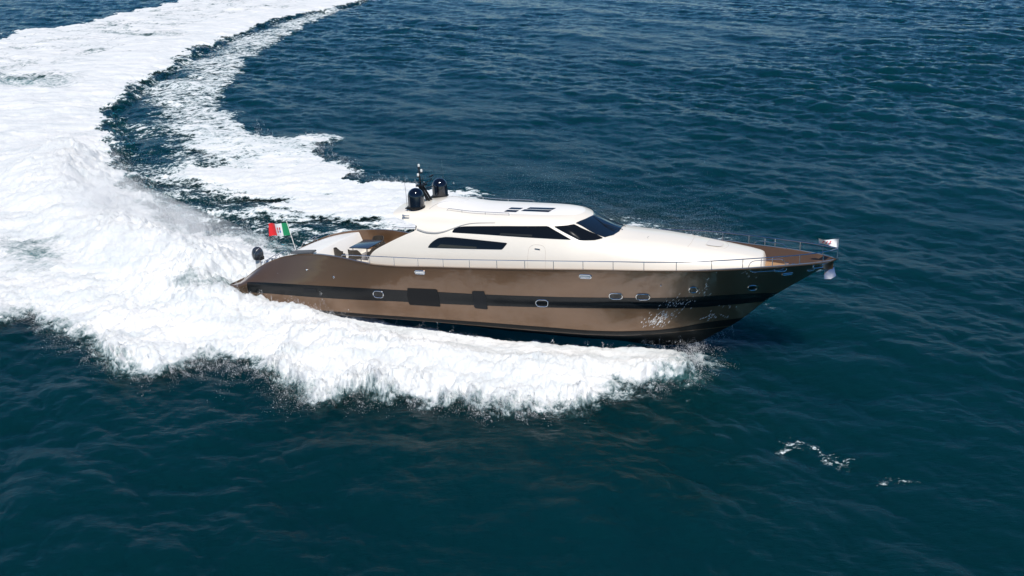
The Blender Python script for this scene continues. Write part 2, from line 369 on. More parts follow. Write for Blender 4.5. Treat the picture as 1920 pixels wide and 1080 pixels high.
# sun glints on the glossy bow plating, painted in as small white streaks
m_glint = mat('painted_glint', (.93, .93, .93), .12, 0, 1.0)
rb = np.random.default_rng(21); glints_ = MB()
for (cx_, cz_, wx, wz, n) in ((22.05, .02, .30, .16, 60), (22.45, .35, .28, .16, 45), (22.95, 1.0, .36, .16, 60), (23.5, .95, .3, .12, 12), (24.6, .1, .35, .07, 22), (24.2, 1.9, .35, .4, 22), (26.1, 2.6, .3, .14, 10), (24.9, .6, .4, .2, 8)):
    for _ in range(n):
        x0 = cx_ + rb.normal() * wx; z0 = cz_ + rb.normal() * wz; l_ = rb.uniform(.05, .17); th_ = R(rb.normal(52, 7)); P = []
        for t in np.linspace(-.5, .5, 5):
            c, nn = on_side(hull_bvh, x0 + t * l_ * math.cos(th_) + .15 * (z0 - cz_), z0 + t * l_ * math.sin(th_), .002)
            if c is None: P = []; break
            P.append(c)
        if len(P) == 5: r0 = rb.uniform(.005, .013) * (1.35 if rb.uniform() < .2 else 1); glints_.tube(P, [r0 * .25, r0 * .8, r0, r0 * .7, r0 * .2], 5)
tag(glints_.build('bow_glints', m_glint, hull), kind='stuff')
# wiper on the windscreen
for s in (-1, 1):
    w = MB(); a = top_c(20.22, s * .35, .05)[0]; b_ = top_c(19.3, s * .55, .05)[0]; c_ = top_c(18.75, s * .18, .04)[0]
    w.tube([a, b_], .016); w.tube([top_c(19.9, s * .75, .035)[0], top_c(19.4, s * .6, .045)[0], c_], .012); w.build('wiper', m_dark, cabin)
# saloon bulkhead with dark sliding doors, closing the after end of the cabin
bx = 10.35
ring = []
for v in np.linspace(0, 1, 21):
    i = int(round(v * 40)); row = CG[i]; k = int(np.argmin(abs(row[:, 0] - max(bx, row[0, 0])))); ring.append((bx, row[k, 1] * .97, row[k, 2] - .05))
ring = ring + [(x, -y, z) for x, y, z in ring[::-1][1:]]
obj('saloon_bulkhead', ring, [tuple(range(len(ring)))], m_cream, cabin, False)
for s in (-1, 1):
    MB().box((bx - .03, s * .78, 2.95), (.03, 1.45, 1.95), None, .01).build('saloon_door', m_glass, cabin)

# ---- bulwarks, decks
XS = np.concatenate([np.linspace(-.6, 24, 100), np.linspace(24.2, 29.82, 44)])
bz = pchip([-.65, .5, 1.6, 2.3, 4.8, 8.2, 9.2, 14, 20, 24, 27, 30], [.42, .55, .75, 1.5, 1.70, 1.72, 1.92, 2.08, 2.24, 2.33, 2.36, 2.4])
yo = sheer_b(XS); zo = sheer_z(XS); yi = np.maximum(yo - .14, .012); zi = bz(XS); zi = np.minimum(zi, zo - .08)
yd = []
for x, z, y in zip(XS, zi, yi):
    h = hull_bvh.ray_cast(Vector((x, -12, z)), Vector((0, 1, 0)))
    yd.append(max(min(y - .045, (-h[0].y if h[0] is not None else 0) - .17), .008))
yd = np.array(yd)
for s in (-1, 1):
    cap = MB()
    cap.grid([[(x, s * (y + .022), z - .03) for x, y, z in zip(XS, yo, zo)], [(x, s * (y + .022), z + .022) for x, y, z in zip(XS, yo, zo)],
              [(x, s * max(y - .006, .006), z + .022) for x, y, z in zip(XS, yi, zo)], [(x, s * max(y - .006, .006), z - .03) for x, y, z in zip(XS, yi, zo)]])
    cap.build('bulwark_cap', m_bronze, boat, angle=40)
    iw = MB(); iw.grid([[(x, s * y, z - .01) for x, y, z in zip(XS, yi, zo)], [(x, s * max(y, .006), z) for x, y, z in zip(XS, yd, zi)]])
    iw.build('bulwark_inside', m_bronze, boat)

def deck(name, x0, x1, m):
    k = (XS >= x0) & (XS <= x1); T = np.linspace(-1, 1, 9)
    d = MB(); d.grid([[(x, t * y, z + .02 * (1 - t * t)) for t in T] for x, y, z in zip(XS[k], yd[k], zi[k])]); return d.build(name, m, boat)
deck('fore_deck', 23.9, 29.9, m_teak); deck('side_deck', 8.3, 24.1, m_teak)
deck('cockpit_floor', 4.6, 8.5, m_cream); deck('swim_deck', -.65, 2.5, m_cream)
# raised white after deck (tender garage) between the quarters
k = (XS >= 2.2) & (XS <= 4.68); xg = XS[k]; yg = yd[k] + .03; zg = zo[k] - .05
g = MB(); T = np.linspace(-1, 1, 13)
topg = [[(x, t * y, z - .03 + .06 * (1 - t * t)) for t in T] for x, y, z in zip(xg, yg, zg)]
rows = [[(x - .25, y, bz(xg[0]) - .9) for x, y, z in topg[0]]] + topg + [[(x + .06, y, z - .05) for x, y, z in topg[-1]], [(x + .50, y * .985, 1.6) for x, y, z in topg[-1]]]
g.grid(rows); g.build('garage_deck', m_white, boat, angle=30)
MB().box((4.05, -2.45, 2.80), (1.25, .5, .09), Matrix.Rotation(R(-4), 3, 'Y'), .03).build('deck_pad', mat('slate_pad', (.09, .1, .11), .7), boat)
pl = MB(); pl.box((-1.35, 0, .36), (1.7, 3.5, .10), None, .03); pl.build('swim_platform', m_teak, boat)
MB().box((-1.35, 0, .30), (1.8, 3.62, .07), None, .03).build('platform_edge', m_steel, boat)

# ---- hull fittings
def stadium(L_, H_, n=8):
    r = H_ / 2; P = []
    for k in range(n + 1): a = -math.pi / 2 + math.pi * k / n; P.append((L_ / 2 - r + r * math.cos(a), r * math.sin(a)))
    for k in range(n + 1): a = math.pi / 2 + math.pi * k / n; P.append((-(L_ / 2 - r) + r * math.cos(a), r * math.sin(a)))
    return P
def port(x, z, L_, H_, name, m_in, rim=.027, s=-1, slope=0.0):
    pj = side_h if s < 0 else side_hp
    P = stadium(L_, H_); P = [(x + a, z + b + a * slope) for a, b in P]
    g_ = overlay(name, P, pj, m_in, hull, .012, .04, 6)
    MB().tube([tuple(pj(a, b, .012)[0]) for a, b in P], rim, 8, closed=True).build('porthole_rim' if name == 'porthole' else 'slot_rim', m_chrome, g_)
for s in (-1, 1):
    port(8.52, 1.02, .56, .34, 'porthole', m_glass, s=s); port(16.89, 1.0, .58, .34, 'porthole', m_glass, s=s)
    port(20.33, 1.43, .60, .34, 'porthole', m_glass, s=s); port(21.54, 1.38, .62, .34, 'porthole', m_glass, s=s)
    port(23.79, 1.74, .37, .36, 'porthole', m_glass, .032, s); port(26.35, 1.66, .40, .32, 'porthole', m_glass, .032, s)
    port(10.87, 2.29, .52, .17, 'fairlead_slot', m_lens, .03, s); port(19.05, 2.49, .54, .18, 'fairlead_slot', m_lens, .03, s)
    port(27.85, 2.41, .44, .10, 'fairlead_slot', m_dark, .035, s, .06); port(28.85, 2.5, .30, .08, 'fairlead_slot', m_dark, .03, s, .06)
    pj = side_h if s < 0 else side_hp
    overlay('loading_door', rounded([(10.10, 1.44), (11.68, 1.46), (11.72, 1.36), (11.80, .57), (10.14, .57), (10.08, 1.0)], .05), pj, mat('matt_black_panel', (.006, .0065, .0075), .4, 0, 0, 1.5, .3), hull, .022, .08)
    overlay('fender_door', rounded([(13.48, 1.48), (14.14, 1.50), (14.22, .57), (13.54, .60)], .04), pj, m_dark, hull, .022, .08)
    overlay('exhaust_slot', rounded([(4.2, 1.06), (5.0, 1.07), (5.0, .84), (4.15, .77)], .03), pj, m_dark, hull, .02, .08)
    for (x, z, r) in ((4.45, 2.0, .05), (6.06, 1.75, .06), (22.41, 2.09, .03)):
        c, n = pj(x, z, .0); q = n.to_track_quat('Z', 'Y').to_matrix()
        MB().lathe(c, [(r, 0), (r, .03), (r * .6, .05), (.001, .05)], 12, q).build('hull_fitting', m_chrome, hull)

# ---- guard rails
def sb(x): return float(sheer_b(x))
def sz(x): return float(sheer_z(x))
def rail_z(x): return float(pchip([6.5, 8.2, 11, 16, 21, 24, 26, 28, 29.97], [2.90, 2.94, 2.965, 3.10, 3.26, 3.33, 3.35, 3.37, 3.41])(x))
POSTS = [8.15, 9.49, 10.77, 12.09, 13.44, 14.81, 16.18, 17.56, 18.95, 20.34, 21.73, 23.15, 24.65, 25.95, 27.2, 28.35, 29.35]
for s in (-1, 1):
    xs = [6.5] + list(np.linspace(6.6, 29.2, 90)) + [29.6, 29.97]
    r = MB(); r.tube([(6.5, s * (sb(6.5) - .06), sz(6.5))] + [(x, s * max(sb(x) - .07, 0), rail_z(x)) for x in xs[1:]], .022, 8)
    rail = r.build('guard_rail', m_chrome, boat)
    for x in POSTS:
        y = sb(x) - .07; MB().tube([(x, s * y, sz(x)), (x, s * y, rail_z(x))], .017, 8).build('stanchion', m_chrome, rail)
    gx0, gx1 = 26.2, 27.75; P = []
    for a, b in stadium(1.55, .52, 8):
        x = (gx0 + gx1) / 2 + a; y = sb(x) - .12; P.append((x, s * y, (rail_z(x) - .06 - .26) + b - (.14 if s > 0 else .06)))
    gt = MB(); gt.tube(P, .016, 6, closed=True)
    gt.build('boarding_gate', m_chrome, rail)
    MB().tube([(26.72, s * (sb(26.72) - .12), rail_z(26.7) - .05), (26.72, s * (sb(26.72) - .12), rail_z(26.7) - .60)], .015, 6).build('stanchion', m_chrome, rail)
MB().tube([(29.97, 0, 2.93), (29.99, 0, 3.90)], .02, 8).build('jackstaff', m_chrome, boat)
for s in (-1, 1):                                            # handrails by the stern steps
    for (a, b) in ((1.25, 2.25), (2.05, 2.95)):
        y = sb(a) - .2
        MB().tube([(a, s * y, sz(a) - .1), (a + .12, s * y, sz(a) + .22), (b, s * (y + .02), sz(b) + .26), (b + .12, s * (y + .02), sz(b) - .05)], .02, 8).build('stern_handrail', m_chrome, boat)
    cl = MB(); x = 2.0; cl.box((x, s * (sb(x) - .1), sz(x) + .1), (.3, .05, .04), None, .015); cl.box((x, s * (sb(x) - .1), sz(x) + .05), (.1, .04, .1), None, .01); cl.build('mooring_cleat', m_steel, boat)
# roof handrails
for s, x0, x1, zz in ((-1, 11.86, 14.95, 4.96), (1, 11.8, 15.24, 4.98)):
    y = s * 1.66
    pts = [(x, y, on_top(cabin_bvh, x, y)[0].z + .12) for x in np.linspace(x0, x1, 20)]
    r = MB(); r.tube([(pts[0][0] - .1, y, pts[0][2] - .13)] + pts + [(x1 + .02, y, pts[-1][2] - .14)], .016, 8); rr = r.build('roof_handrail', m_chrome, cabin)
    for x in (x0 + .7, (x0 + x1) / 2 + .35):
        z = on_top(cabin_bvh, x, y)[0].z; MB().tube([(x, y, z - .01), (x, y, z + .12)], .012, 6).build('rail_bracket', m_chrome, rr)

# ---- mast, domes, aerials, horns
def dome(x, y, r, h):
    z = on_top(cabin_bvh, x, y)[0].z
    b = MB(); zt = z + .10
    b.lathe((x, y, zt), [(r * 1.0, 0), (r * 1.0, h - r)] + [(r * math.cos(a), h - r + r * math.sin(a)) for a in np.linspace(.12, math.pi / 2 - .001, 12)], 32)
    d = b.build('satellite_dome', m_navy, boat, angle=40)
    p = MB(); p.lathe((x, y, zt), [(r * .55, -.3), (r * .9, -.05), (r * 1.08, -.02), (r * 1.08, .03), (r * 1.0, .035)], 24); p.box((x - .1, y, zt - .06), (.8, .55, .06), None, .02); p.build('dome_base', m_dark, d)
dome(10.08, -1.45, .41, .93); dome(10.2, 1.45, .41, .92)
ms = MB(); mz = on_top(cabin_bvh, 10.1, 0)[0].z
for y in (-.14, .14):
    ms.box(((9.78 + 10.28) / 2, y, mz + .36), (.11, .05, 1.0), Matrix.Rotation(R(-31), 3, 'Y'), .012)
    ms.box(((9.72 + 9.98) / 2, y * 1.1, mz + .36), (.09, .05, .95), Matrix.Rotation(R(-17), 3, 'Y'), .012)
ms.box((9.78, 0, mz + .80), (.36, .62, .09), None, .02)
ms.tube([(9.74, 0, mz + .8), (9.70, 0, 6.92)], [.05, .032], 10)
ms.box((9.76, -.12, mz + .98), (.12, .3, .05), None, .01)
mast = ms.build('mast', m_dark, boat)
for (dx, y, z) in ((0, 0, 6.96), (.08, .1, 6.68), (-.02, -.12, 6.50)):
    l_ = MB(); l_.lathe((9.71 + dx, y, z - .06), [(.001, -.05), (.05, -.04), (.055, 0), (.06, .06), (.045, .10), (.001, .12)], 12); l_.build('mast_lamp', m_lens, mast)
    MB().lathe((9.71 + dx, y, z - .12), [(.001, -.03), (.06, -.03), (.06, .03), (.001, .03)], 12).build('lamp_bracket', m_dark, mast)
ra = MB(); ra.tube([(9.85, .1, mz + .85), (10.05, .45, mz + .95), (10.12, .55, mz + 1.0), (10.12, .55, mz + 1.16)], .022, 6); ra.box((10.12, .55, mz + 1.19), (.10, .42, .06), None, .02); ra.build('radar_arm', m_dark, mast)
MB().tube([(9.82, .1, mz + .83), (9.82, .12, mz + 1.15)], .02, 6).build('aerial', m_dark, mast)
ms2 = MB(); ms2.tube([(9.85, 0, mz + .55), (10.1, .9, mz + .62)], .02, 6); ms2.build('dome_stay', m_dark, mast)
for (x, y) in ((9.72, -1.75), (10.35, 1.75)):
    z = on_top(cabin_bvh, x, y)[0].z; MB().tube([(x, y, z), (x - .03, y, z + 1.0), (x - .10, y, z + 2.0)], [.012, .009, .005], 6).build('whip_aerial', m_dark, boat)
hn = MB()
for dz, dx in ((.06, .02), (-.07, 0)):
    c, n = side_c(9.75, 4.72, .06); q = Matrix.Rotation(R(90), 3, 'Y')
    hn.lathe((c.x - .1 + dx, c.y, c.z + dz), [(.055, -.02), (.045, .02), (.02, .12), (.014, .34)], 12, q)
hn.build('horn', m_chrome, boat)
MB().box((10.3, 2.62, 4.28), (.9, .05, .05), None, .01).build('awning_track', m_blue, boat)

# ---- foredeck gear
fz = lambda x: float(bz(x)) + .02
wl = MB(); wl.lathe((28.1, -.22, fz(28.1)), [(.16, 0), (.16, .06), (.09, .09), (.08, .16), (.12, .20), (.12, .26), (.05, .30), (.001, .30)], 16); wl.box((28.35, -.1, fz(28.3) + .05), (.5, .16, .1), None, .02)
wl.lathe((27.8, .25, fz(27.8)), [(.12, 0), (.10, .10), (.07, .14), (.10, .2), (.001, .22)], 14); wl.build('windlass', m_chrome, boat)
for s in (-1, 1):
    c = MB(); c.tube([(28.45, s * .42, fz(28.4)), (28.45, s * .42, fz(28.4) + .14)], .03); c.tube([(28.65, s * .42, fz(28.4)), (28.65, s * .42, fz(28.4) + .14)], .03); c.tube([(28.33, s * .42, fz(28.4) + .14), (28.77, s * .42, fz(28.4) + .14)], .025); c.build('mooring_bitt', m_chrome, boat)
    for (x, L_) in ((27.55, .5), (29.15, .42)):
        P = [(x + a, s * (sb(x + a) - .16 - (0.02)), sz(x) - .2 + b) for a, b in stadium(L_, .16)]
        MB().tube(P, .028, 6, closed=True).build('fairlead_ring', m_chrome, boat)
MB().box((26.95, -.55, fz(26.9) + .012), (.6, .5, .02), None, .008).build('deck_hatch', m_grey, boat)

# ------------------------------------------------------------------ loose things on the yacht (top level, in the yacht's frame)
BM = Matrix.Translation(BOAT_LOC) @ Matrix.Rotation(BOAT_ROT[2], 4, 'Z') @ Matrix.Rotation(BOAT_ROT[1], 4, 'Y') @ Matrix.Rotation(BOAT_ROT[0], 4, 'X')
def aboard(o, p, rz=0.0, extra=None):
    Mx = BM @ Matrix.Translation(p) @ Matrix.Rotation(rz, 4, 'Z')
    if extra is not None: Mx = Mx @ extra
    o.location = Mx.to_translation(); o.rotation_euler = Mx.to_euler(); return o
FZ = float(bz(5.8)) + .02
tb = aboard(empty('dining_table', 'slate grey oblong dining table on steel legs in the open stern cockpit', 'table'), (6.0, .8, FZ))
MB().box((0, 0, .77), (1.12, 1.85, .045), None, .015).build('tabletop', m_table, tb)
for sx_ in (-1, 1):
    for sy_ in (-1, 1):
        MB().tube([(sx_ * .42, sy_ * .78, 0), (sx_ * .42, sy_ * .78, .75)], .022, 8).build('leg', m_chrome, tb)
def make_chair(label):
    t = empty('cockpit_chair', label, 'chair', group='dark chairs round the cockpit table')
    s_ = MB(); s_.box((0, 0, .40), (.50, .52, .12), None, .04); s_.build('seat', m_wicker, t)
    G = []
    for z, k in ((.36, 1.0), (.55, 1.02), (.72, 1.06), (.86, 1.08)):
        row = []
        for a in np.linspace(-125, 125, 21):
            zz = z if abs(a) < 60 or z < .6 else z - (z - .6) * min(1, (abs(a) - 60) / 45)
            row.append((-.29 * k * math.cos(R(a)) + .02, .29 * k * math.sin(R(a)), zz))
        G.append(row)
    b_ = MB(); b_.grid(G); bo = b_.build('backrest', m_wicker, t)
    so = bo.modifiers.new('thick', 'SOLIDIFY'); so.thickness = .045; so.offset = -1
    for sx_ in (-1, 1):
        for sy_ in (-1, 1): MB().tube([(sx_ * .2, sy_ * .21, .36), (sx_ * .23, sy_ * .24, 0)], [.022, .016], 8).build('leg', m_wicker, t)
    return t
def copy_thing(t, label):
    r_ = t.copy(); COL.objects.link(r_); r_['label'] = label
    for ch in t.children:
        c_ = ch.copy(); COL.objects.link(c_); c_.parent = r_
    return r_
ch0 = make_chair('dark wicker chair standing apart, aft of the cockpit table')
aboard(ch0, (5.12, -.55, FZ), R(40))
for (x, y, a, lb) in ((6.0, -.62, 80, 'dark wicker chair at the near end of the cockpit table'), (6.72, .1, 180, 'dark wicker chair on the forward side of the table, nearer the camera'),
                      (6.72, .85, 180, 'dark wicker chair on the forward side of the table, farther from the camera'), (6.0, 2.2, -90, 'dark wicker chair at the far end of the table by the bronze bulwark')):
    aboard(copy_thing(ch0, lb), (x, y, FZ), R(a))

ob = aboard(empty('outboard_motor', 'dark grey glossy domed outboard motor cowling standing at the stern behind the spray', 'outboard motor'), (.35, -1.0, .55))
cw = MB(); cw.lathe((0, 0, 1.32), [(.001, 0), (.24, 0), (.27, .05), (.31, .2), (.315, .35), (.28, .5), (.2, .62), (.1, .68), (.001, .70)], 24); c_ = cw.build('cowling', mat('graphite_gloss', (.03, .035, .045), .18, 0, .8), ob)
MB().tube([(-.02, -.315, 1.5), (.0, -.32, 1.66), (.12, -.28, 1.86), (.2, -.1, 1.98)], .014, 6).build('cowling_band', m_steel, c_)
sk = MB(); sk.box((.16, 0, 1.40), (.3, .3, .2), None, .05); sk.build('tiller_bracket', m_dark, c_)
lg = MB(); lg.box((.0, 0, .75), (.26, .2, 1.2), None, .05); lg.box((.1, 0, .12), (.4, .1, .26), None, .03); lg.build('leg', mat('pale_grey', (.7, .7, .68), .4), ob)

# anchor under the stem head
an = aboard(empty('anchor', 'bright steel plough anchor hanging under the bow', 'anchor'), (29.45, 0, 2.35))
sh = MB(); sh.box((-.02, 0, .08), (.7, .07, .12), Matrix.Rotation(R(-28), 3, 'Y'), .02); sh.build('shank', m_chrome, an)
fl = MB()
for s in (-1, 1):
    fl.grid([[(.02, 0, .06), (.2, 0, .08), (.42, 0, .2)], [(.0, s * .12, -.12), (.25, s * .13, -.10), (.46, s * .07, -.02)], [(.02, s * .26, -.32), (.3, s * .26, -.30), (.52, s * .10, -.18)]])
fo = fl.build('fluke', m_chrome, an); so = fo.modifiers.new('thick', 'SOLIDIFY'); so.thickness = .03
MB().box((-.28, 0, .26), (.34, .22, .10), Matrix.Rotation(R(-28), 3, 'Y'), .03).build('stem_roller', m_steel, an)

# ensign on its staff (the staff is the yacht's)
MB().tube([(2.12, -.0, 2.2), (1.72, 0, 3.82)], .018, 8).build('flagstaff', m_white, boat)
def flag(name, label, cat, hoist, fly, mats, nu, nv, wave, regions):
    """hoist/fly: (top, bottom) points in the yacht's frame; regions(u, v) -> material slot"""
    b = MB(); G = []
    for j in range(nv + 1):
        v = j / nv; row = []
        for i in range(nu + 1):
            u = i / nu; p = (Vector(hoist[0]) * (1 - v) + Vector(hoist[1]) * v) * (1 - u) + (Vector(fly[0]) * (1 - v) + Vector(fly[1]) * v) * u
            w = wave(u, v); row.append(p + Vector((0, w[0], w[1])))
        G.append([tuple(BM @ q) for q in row])
    b.grid(G); o = b.build(name, mats, None)
    org = sum((Vector(q) for q in b.v), Vector()) / len(b.v)
    for v in o.data.vertices: v.co -= org
    o.location = org
    for k, p in enumerate(o.data.polygons): p.material_index = regions((k % nu + .5) / nu, (k // nu + .5) / nv)
    return tag(o, label, cat)
def cloth(n, c):
    m = mat(n, c, .75); b = BS(m); b.inputs['Sheen Weight'].default_value = .2
    return m
cg, cw_, cr, cb_, cy = cloth('flag_green', (.0, .27, .10)), cloth('flag_white', (.82, .82, .82)), cloth('flag_red', (.72, .012, .02)), cloth('flag_blue', (.03, .08, .35)), cloth('flag_rust', (.42, .06, .05))
def ens(u, v):
    if u < .335: return 0
    if u > .665: return 2
    a, c = (u - .41) / .18, (v - .30) / .42
    if 0 < a < 1 and 0 < c < 1:
        if abs(a - .5) < .08 or abs(c - .5) < .05: return 1
        return (4 if c < .5 else 3) if a < .5 else (2 if c < .5 else 4)
    return 1
flag('ensign', 'green, white and red striped ensign with a small crest, streaming from the stern staff', 'flag', ((1.80, 0, 3.72), (1.92, 0, 3.03)), ((.57, 0, 3.61), (.58, 0, 2.92)),
     [cg, cw_, cr, cb_, cy], 48, 30, lambda u, v: (.10 * math.sin(u * 9 + v * 1.2) * u, .03 * math.sin(u * 8 + 1) * u), ens)
def jk(u, v):
    a = (u - .35) / .5; c = (v - .2) / .65
    if 0 < a < 1 and 0 < c < 1:
        if abs((a * 3.0) % 1.0 - c * .6 - .2) < .17: return 1
        if a < .35 and abs(c - .6) < .16: return 2
    return 0
flag('bow_flag', 'small white pennant with red markings flying from the bow staff', 'flag', ((29.98, 0, 3.87), (29.97, 0, 3.44)), ((29.12, -.05, 3.93), (29.14, .02, 3.66)),
     [cw_, cloth('pennant_red', (.62, .05, .06)), cloth('pennant_grey', (.25, .25, .3))], 36, 20, lambda u, v: (.10 * math.sin(u * 6.5 + v * 2), .10 * (v - .5) * math.sin(u * 3.1) - .05 * u), jk)

# ------------------------------------------------------------------ sea, wake and spray
rng = np.random.default_rng(7)
def tile(n, size, peak, spread_dir, rms, cut, aniso=2.0, seed=1):
    """periodic patch of wind waves: height and the two sideways shifts"""
    r = np.random.default_rng(seed); k1 = np.fft.fftfreq(n, size / n) * 2 * np.pi; KX, KY = np.meshgrid(k1, k1, indexing='xy')
    k = np.hypot(KX, KY); k[0, 0] = 1e-6; kp = 2 * np.pi / peak
    th = np.arctan2(KY, KX) - spread_dir; D = np.clip(np.cos(th), 0, 1) ** aniso + .06
    P = np.exp(-1.1 * (kp / k) ** 2) / k ** 3.9 * D * np.exp(-(k * cut) ** 2); P[0, 0] = 0
    A = (r.normal(size=(n, n)) + 1j * r.normal(size=(n, n))) * np.sqrt(P)
    h = np.fft.ifft2(A); sc = rms / h.real.std()
    dx = np.fft.ifft2(-1j * KX / k * A).real * sc; dy = np.fft.ifft2(-1j * KY / k * A).real * sc
    return np.stack([h.real * sc, dx, dy], -1).astype(np.float32), size
def cloud(n, beta, seed):
    r = np.random.default_rng(seed); k1 = np.fft.fftfreq(n) * n; KX, KY = np.meshgrid(k1, k1); k = np.hypot(KX, KY); k[0, 0] = 1
    A = np.fft.fft2(r.normal(size=(n, n))) / k ** beta; A[0, 0] = 0
    h = np.fft.ifft2(A).real; return (h / h.std()).astype(np.float32)
def samp(T, size, x, y):
    n = T.shape[0]; u = (x / size * n) % n; v = (y / size * n) % n
    i = np.floor(u).astype(int); j = np.floor(v).astype(int); fu = u - i; fv = v - j; i %= n; j %= n; i2 = (i + 1) % n; j2 = (j + 1) % n
    if T.ndim == 3: fu = fu[..., None]; fv = fv[..., None]
    return (T[j, i] * (1 - fu) + T[j, i2] * fu) * (1 - fv) + (T[j2, i] * (1 - fu) + T[j2, i2] * fu) * fv
T1 = tile(512, 83.0, 6.0, R(62), .070, .13, 1.6, 3); T2 = tile(512, 27.0, 1.5, R(88), .021, .03, 1.2, 5); T3 = tile(256, 230.0, 26.0, R(40), .10, .5, 3, 9)
C1 = cloud(512, 1.35, 11); C2 = cloud(512, 1.0, 12); C3 = cloud(512, 1.8, 13)
def rot(x, y, a): c, s = math.cos(a), math.sin(a); return c * x - s * y, s * x + c * y
def waves(x, y):
    r = np.hypot(x, y); q = np.clip((430 - r) / 170, 0, 1); f = (q * q * (3 - 2 * q))[..., None]
    a = samp(T1[0], T1[1], x, y); b = samp(T3[0], T3[1], x, y)
    x2, y2 = rot(x, y, .5); c = samp(T2[0], T2[1], x2, y2)
    gust = (1 + .35 * samp(C3, 140, x, y))[..., None]
    d = a * f * gust + b * f + c * f * gust
    d = d.copy(); d[..., 1:] *= 1.2
    return d                                        # h, dx, dy
def seg_dist(x, y, P, closed=True):
    P = np.array(P); d = np.full(x.shape, 1e9); n = len(P)
    for i in range(n if closed else n - 1):
        a, b = P[i], P[(i + 1) % n]; ab = b - a; t = np.clip(((x - a[0]) * ab[0] + (y - a[1]) * ab[1]) / (ab @ ab + 1e-9), 0, 1)
        d = np.minimum(d, (x - a[0] - t * ab[0]) ** 2 + (y - a[1] - t * ab[1]) ** 2)
    return np.sqrt(d)
def inside(x, y, P):
    c = np.zeros(x.shape, bool); n = len(P)
    for i in range(n):
        (x0, y0), (x1, y1) = P[i], P[(i + 1) % n]
        if y0 == y1: continue
        c ^= ((y0 > y) != (y1 > y)) & (x < (x1 - x0) * (y - y0) / (y1 - y0) + x0)
    return c
def sdf(x, y, P): d = seg_dist(x, y, P); return np.where(inside(x, y, P), d, -d)
def sst(a, b, t): t = np.clip((t - a) / (b - a), 0, 1); return t * t * (3 - 2 * t)
MAIN = [(-27.7, 200.7), (-33.3, 183.9), (-38.7, 170.4), (-42.6, 155.9), (-44.1, 142.5), (-44.8, 129.7), (-44.7, 115.0), (-43.8, 103.1), (-41.2, 93.3), (-37.7, 84.0), (-33.5, 74.6), (-31.3, 69.8), (-28.8, 65.5), (-25.2, 61.0), (-22.7, 58.0), (-19.3, 55.0), (-16.3, 52.9), (-14.0, 50.5), (-8, 48), (0, 45), (6, 41.5), (8.6, 39.9), (8.8, 39.0), (8.5, 37.1), (8.3, 36.4), (6.5, 35.8), (5.0, 35.4), (3.3, 34.4), (1.8, 33.5), (-0.2, 33.0), (-2.0, 33.4), (-3.7, 34.0), (-4.9, 34.4), (-6.6, 34.8), (-8.3, 34.0), (-9.4, 34.9), (-10.7, 36.3), (-12.6, 37.1), (-14.3, 37.6), (-14.9, 36.6), (-16.3, 36.2), (-17.8, 37.1), (-20.2, 38.4), (-22.2, 40.7), (-24.8, 42.3), (-25.3, 43.0), (-26.2, 41.9), (-30.1, 39.3), (-42.3, 45.0), (-110.9, 132.1), (-86.6, 129.7), (-76.1, 138.1), (-78.0, 148.3), (-72.8, 157.9), (-70.5, 172.7), (-68.7, 193.4), (-66.1, 218.1), (-60, 300), (-6, 300), (-18, 240)]
RIGHT = [(-18, 240), (-27.7, 200.7), (-32.3, 178.6), (-34.9, 138.1), (-35.2, 133.0), (-33.6, 116.9), (-32.0, 103.1), (-31.0, 95.9), (-27.6, 89.6), (-24.3, 85.1), (-22.8, 80.4), (-16.9, 79.4), (-16.6, 74.9), (-13.0, 70.5), (-12.6, 67.3), (-10.6, 66.7), (-7.8, 65.2), (-6.3, 64.6), (-3.6, 65.0), (-1.0, 63.6), (4, 60)]
LEFT = [(-18, 240), (-27.7, 200.7), (-33.3, 183.9), (-38.7, 170.4), (-42.6, 155.9), (-44.1, 142.5), (-44.8, 129.7), (-44.7, 115.0), (-43.8, 103.1), (-41.2, 93.3), (-37.7, 84.0), (-33.5, 74.6), (-31.3, 69.8), (-28.8, 65.5), (-25.2, 61.0), (-22.7, 58.0), (-19.3, 55.0), (-15.9, 52.6), (-10, 49), (-3.7, 47), (4, 46)]
BOWF = [(8.5, 39.7), (10.1, 40.5), (11.1, 40.9), (10.5, 39.3), (9.4, 37.5), (8.4, 37.0)]
FARB = [(5.5, 59.5), (8.7, 58.4), (12.0, 56.0), (14.5, 53.4), (11.1, 50.7), (4.7, 50.6), (0, 54), (2, 60)]
GAP1 = [(-34.6, 56.0), (-32.0, 57.1), (-27.9, 53.6), (-25.5, 49.6), (-26.3, 47.2), (-30.3, 47.9)]
GAP2 = [(-18.5, 44.8), (-15.2, 45.5), (-11.6, 45.0), (-8.6, 42.5), (-11.2, 43.0), (-15.3, 43.5)]
PLUME = [(-15.0, 49.0), (-18.0, 49.0), (-21.5, 51.6), (-25.5, 55.6), (-31, 62.5), (-38, 73)]
BSPR = [(8.3, 38.6), (4.8, 38.2), (1.0, 37.8), (-2.8, 38.0), (-6.7, 39.0), (-10.6, 40.4), (-15, 42.5)]
B_POLY = RIGHT + LEFT[::-1]
HULLSIDE = [tuple((BM @ Vector((x, -float(plan(3.1, 25.3, 2.2)(np.array(x))), -.3)))[:2]) for x in np.linspace(6.5, 24, 12)]
STERNW = [tuple((BM @ Vector((x, y, -.2)))[:2]) for x, y in ((7, -3.3), (4, -3.35), (1, -3.5), (-2, -3.9))]
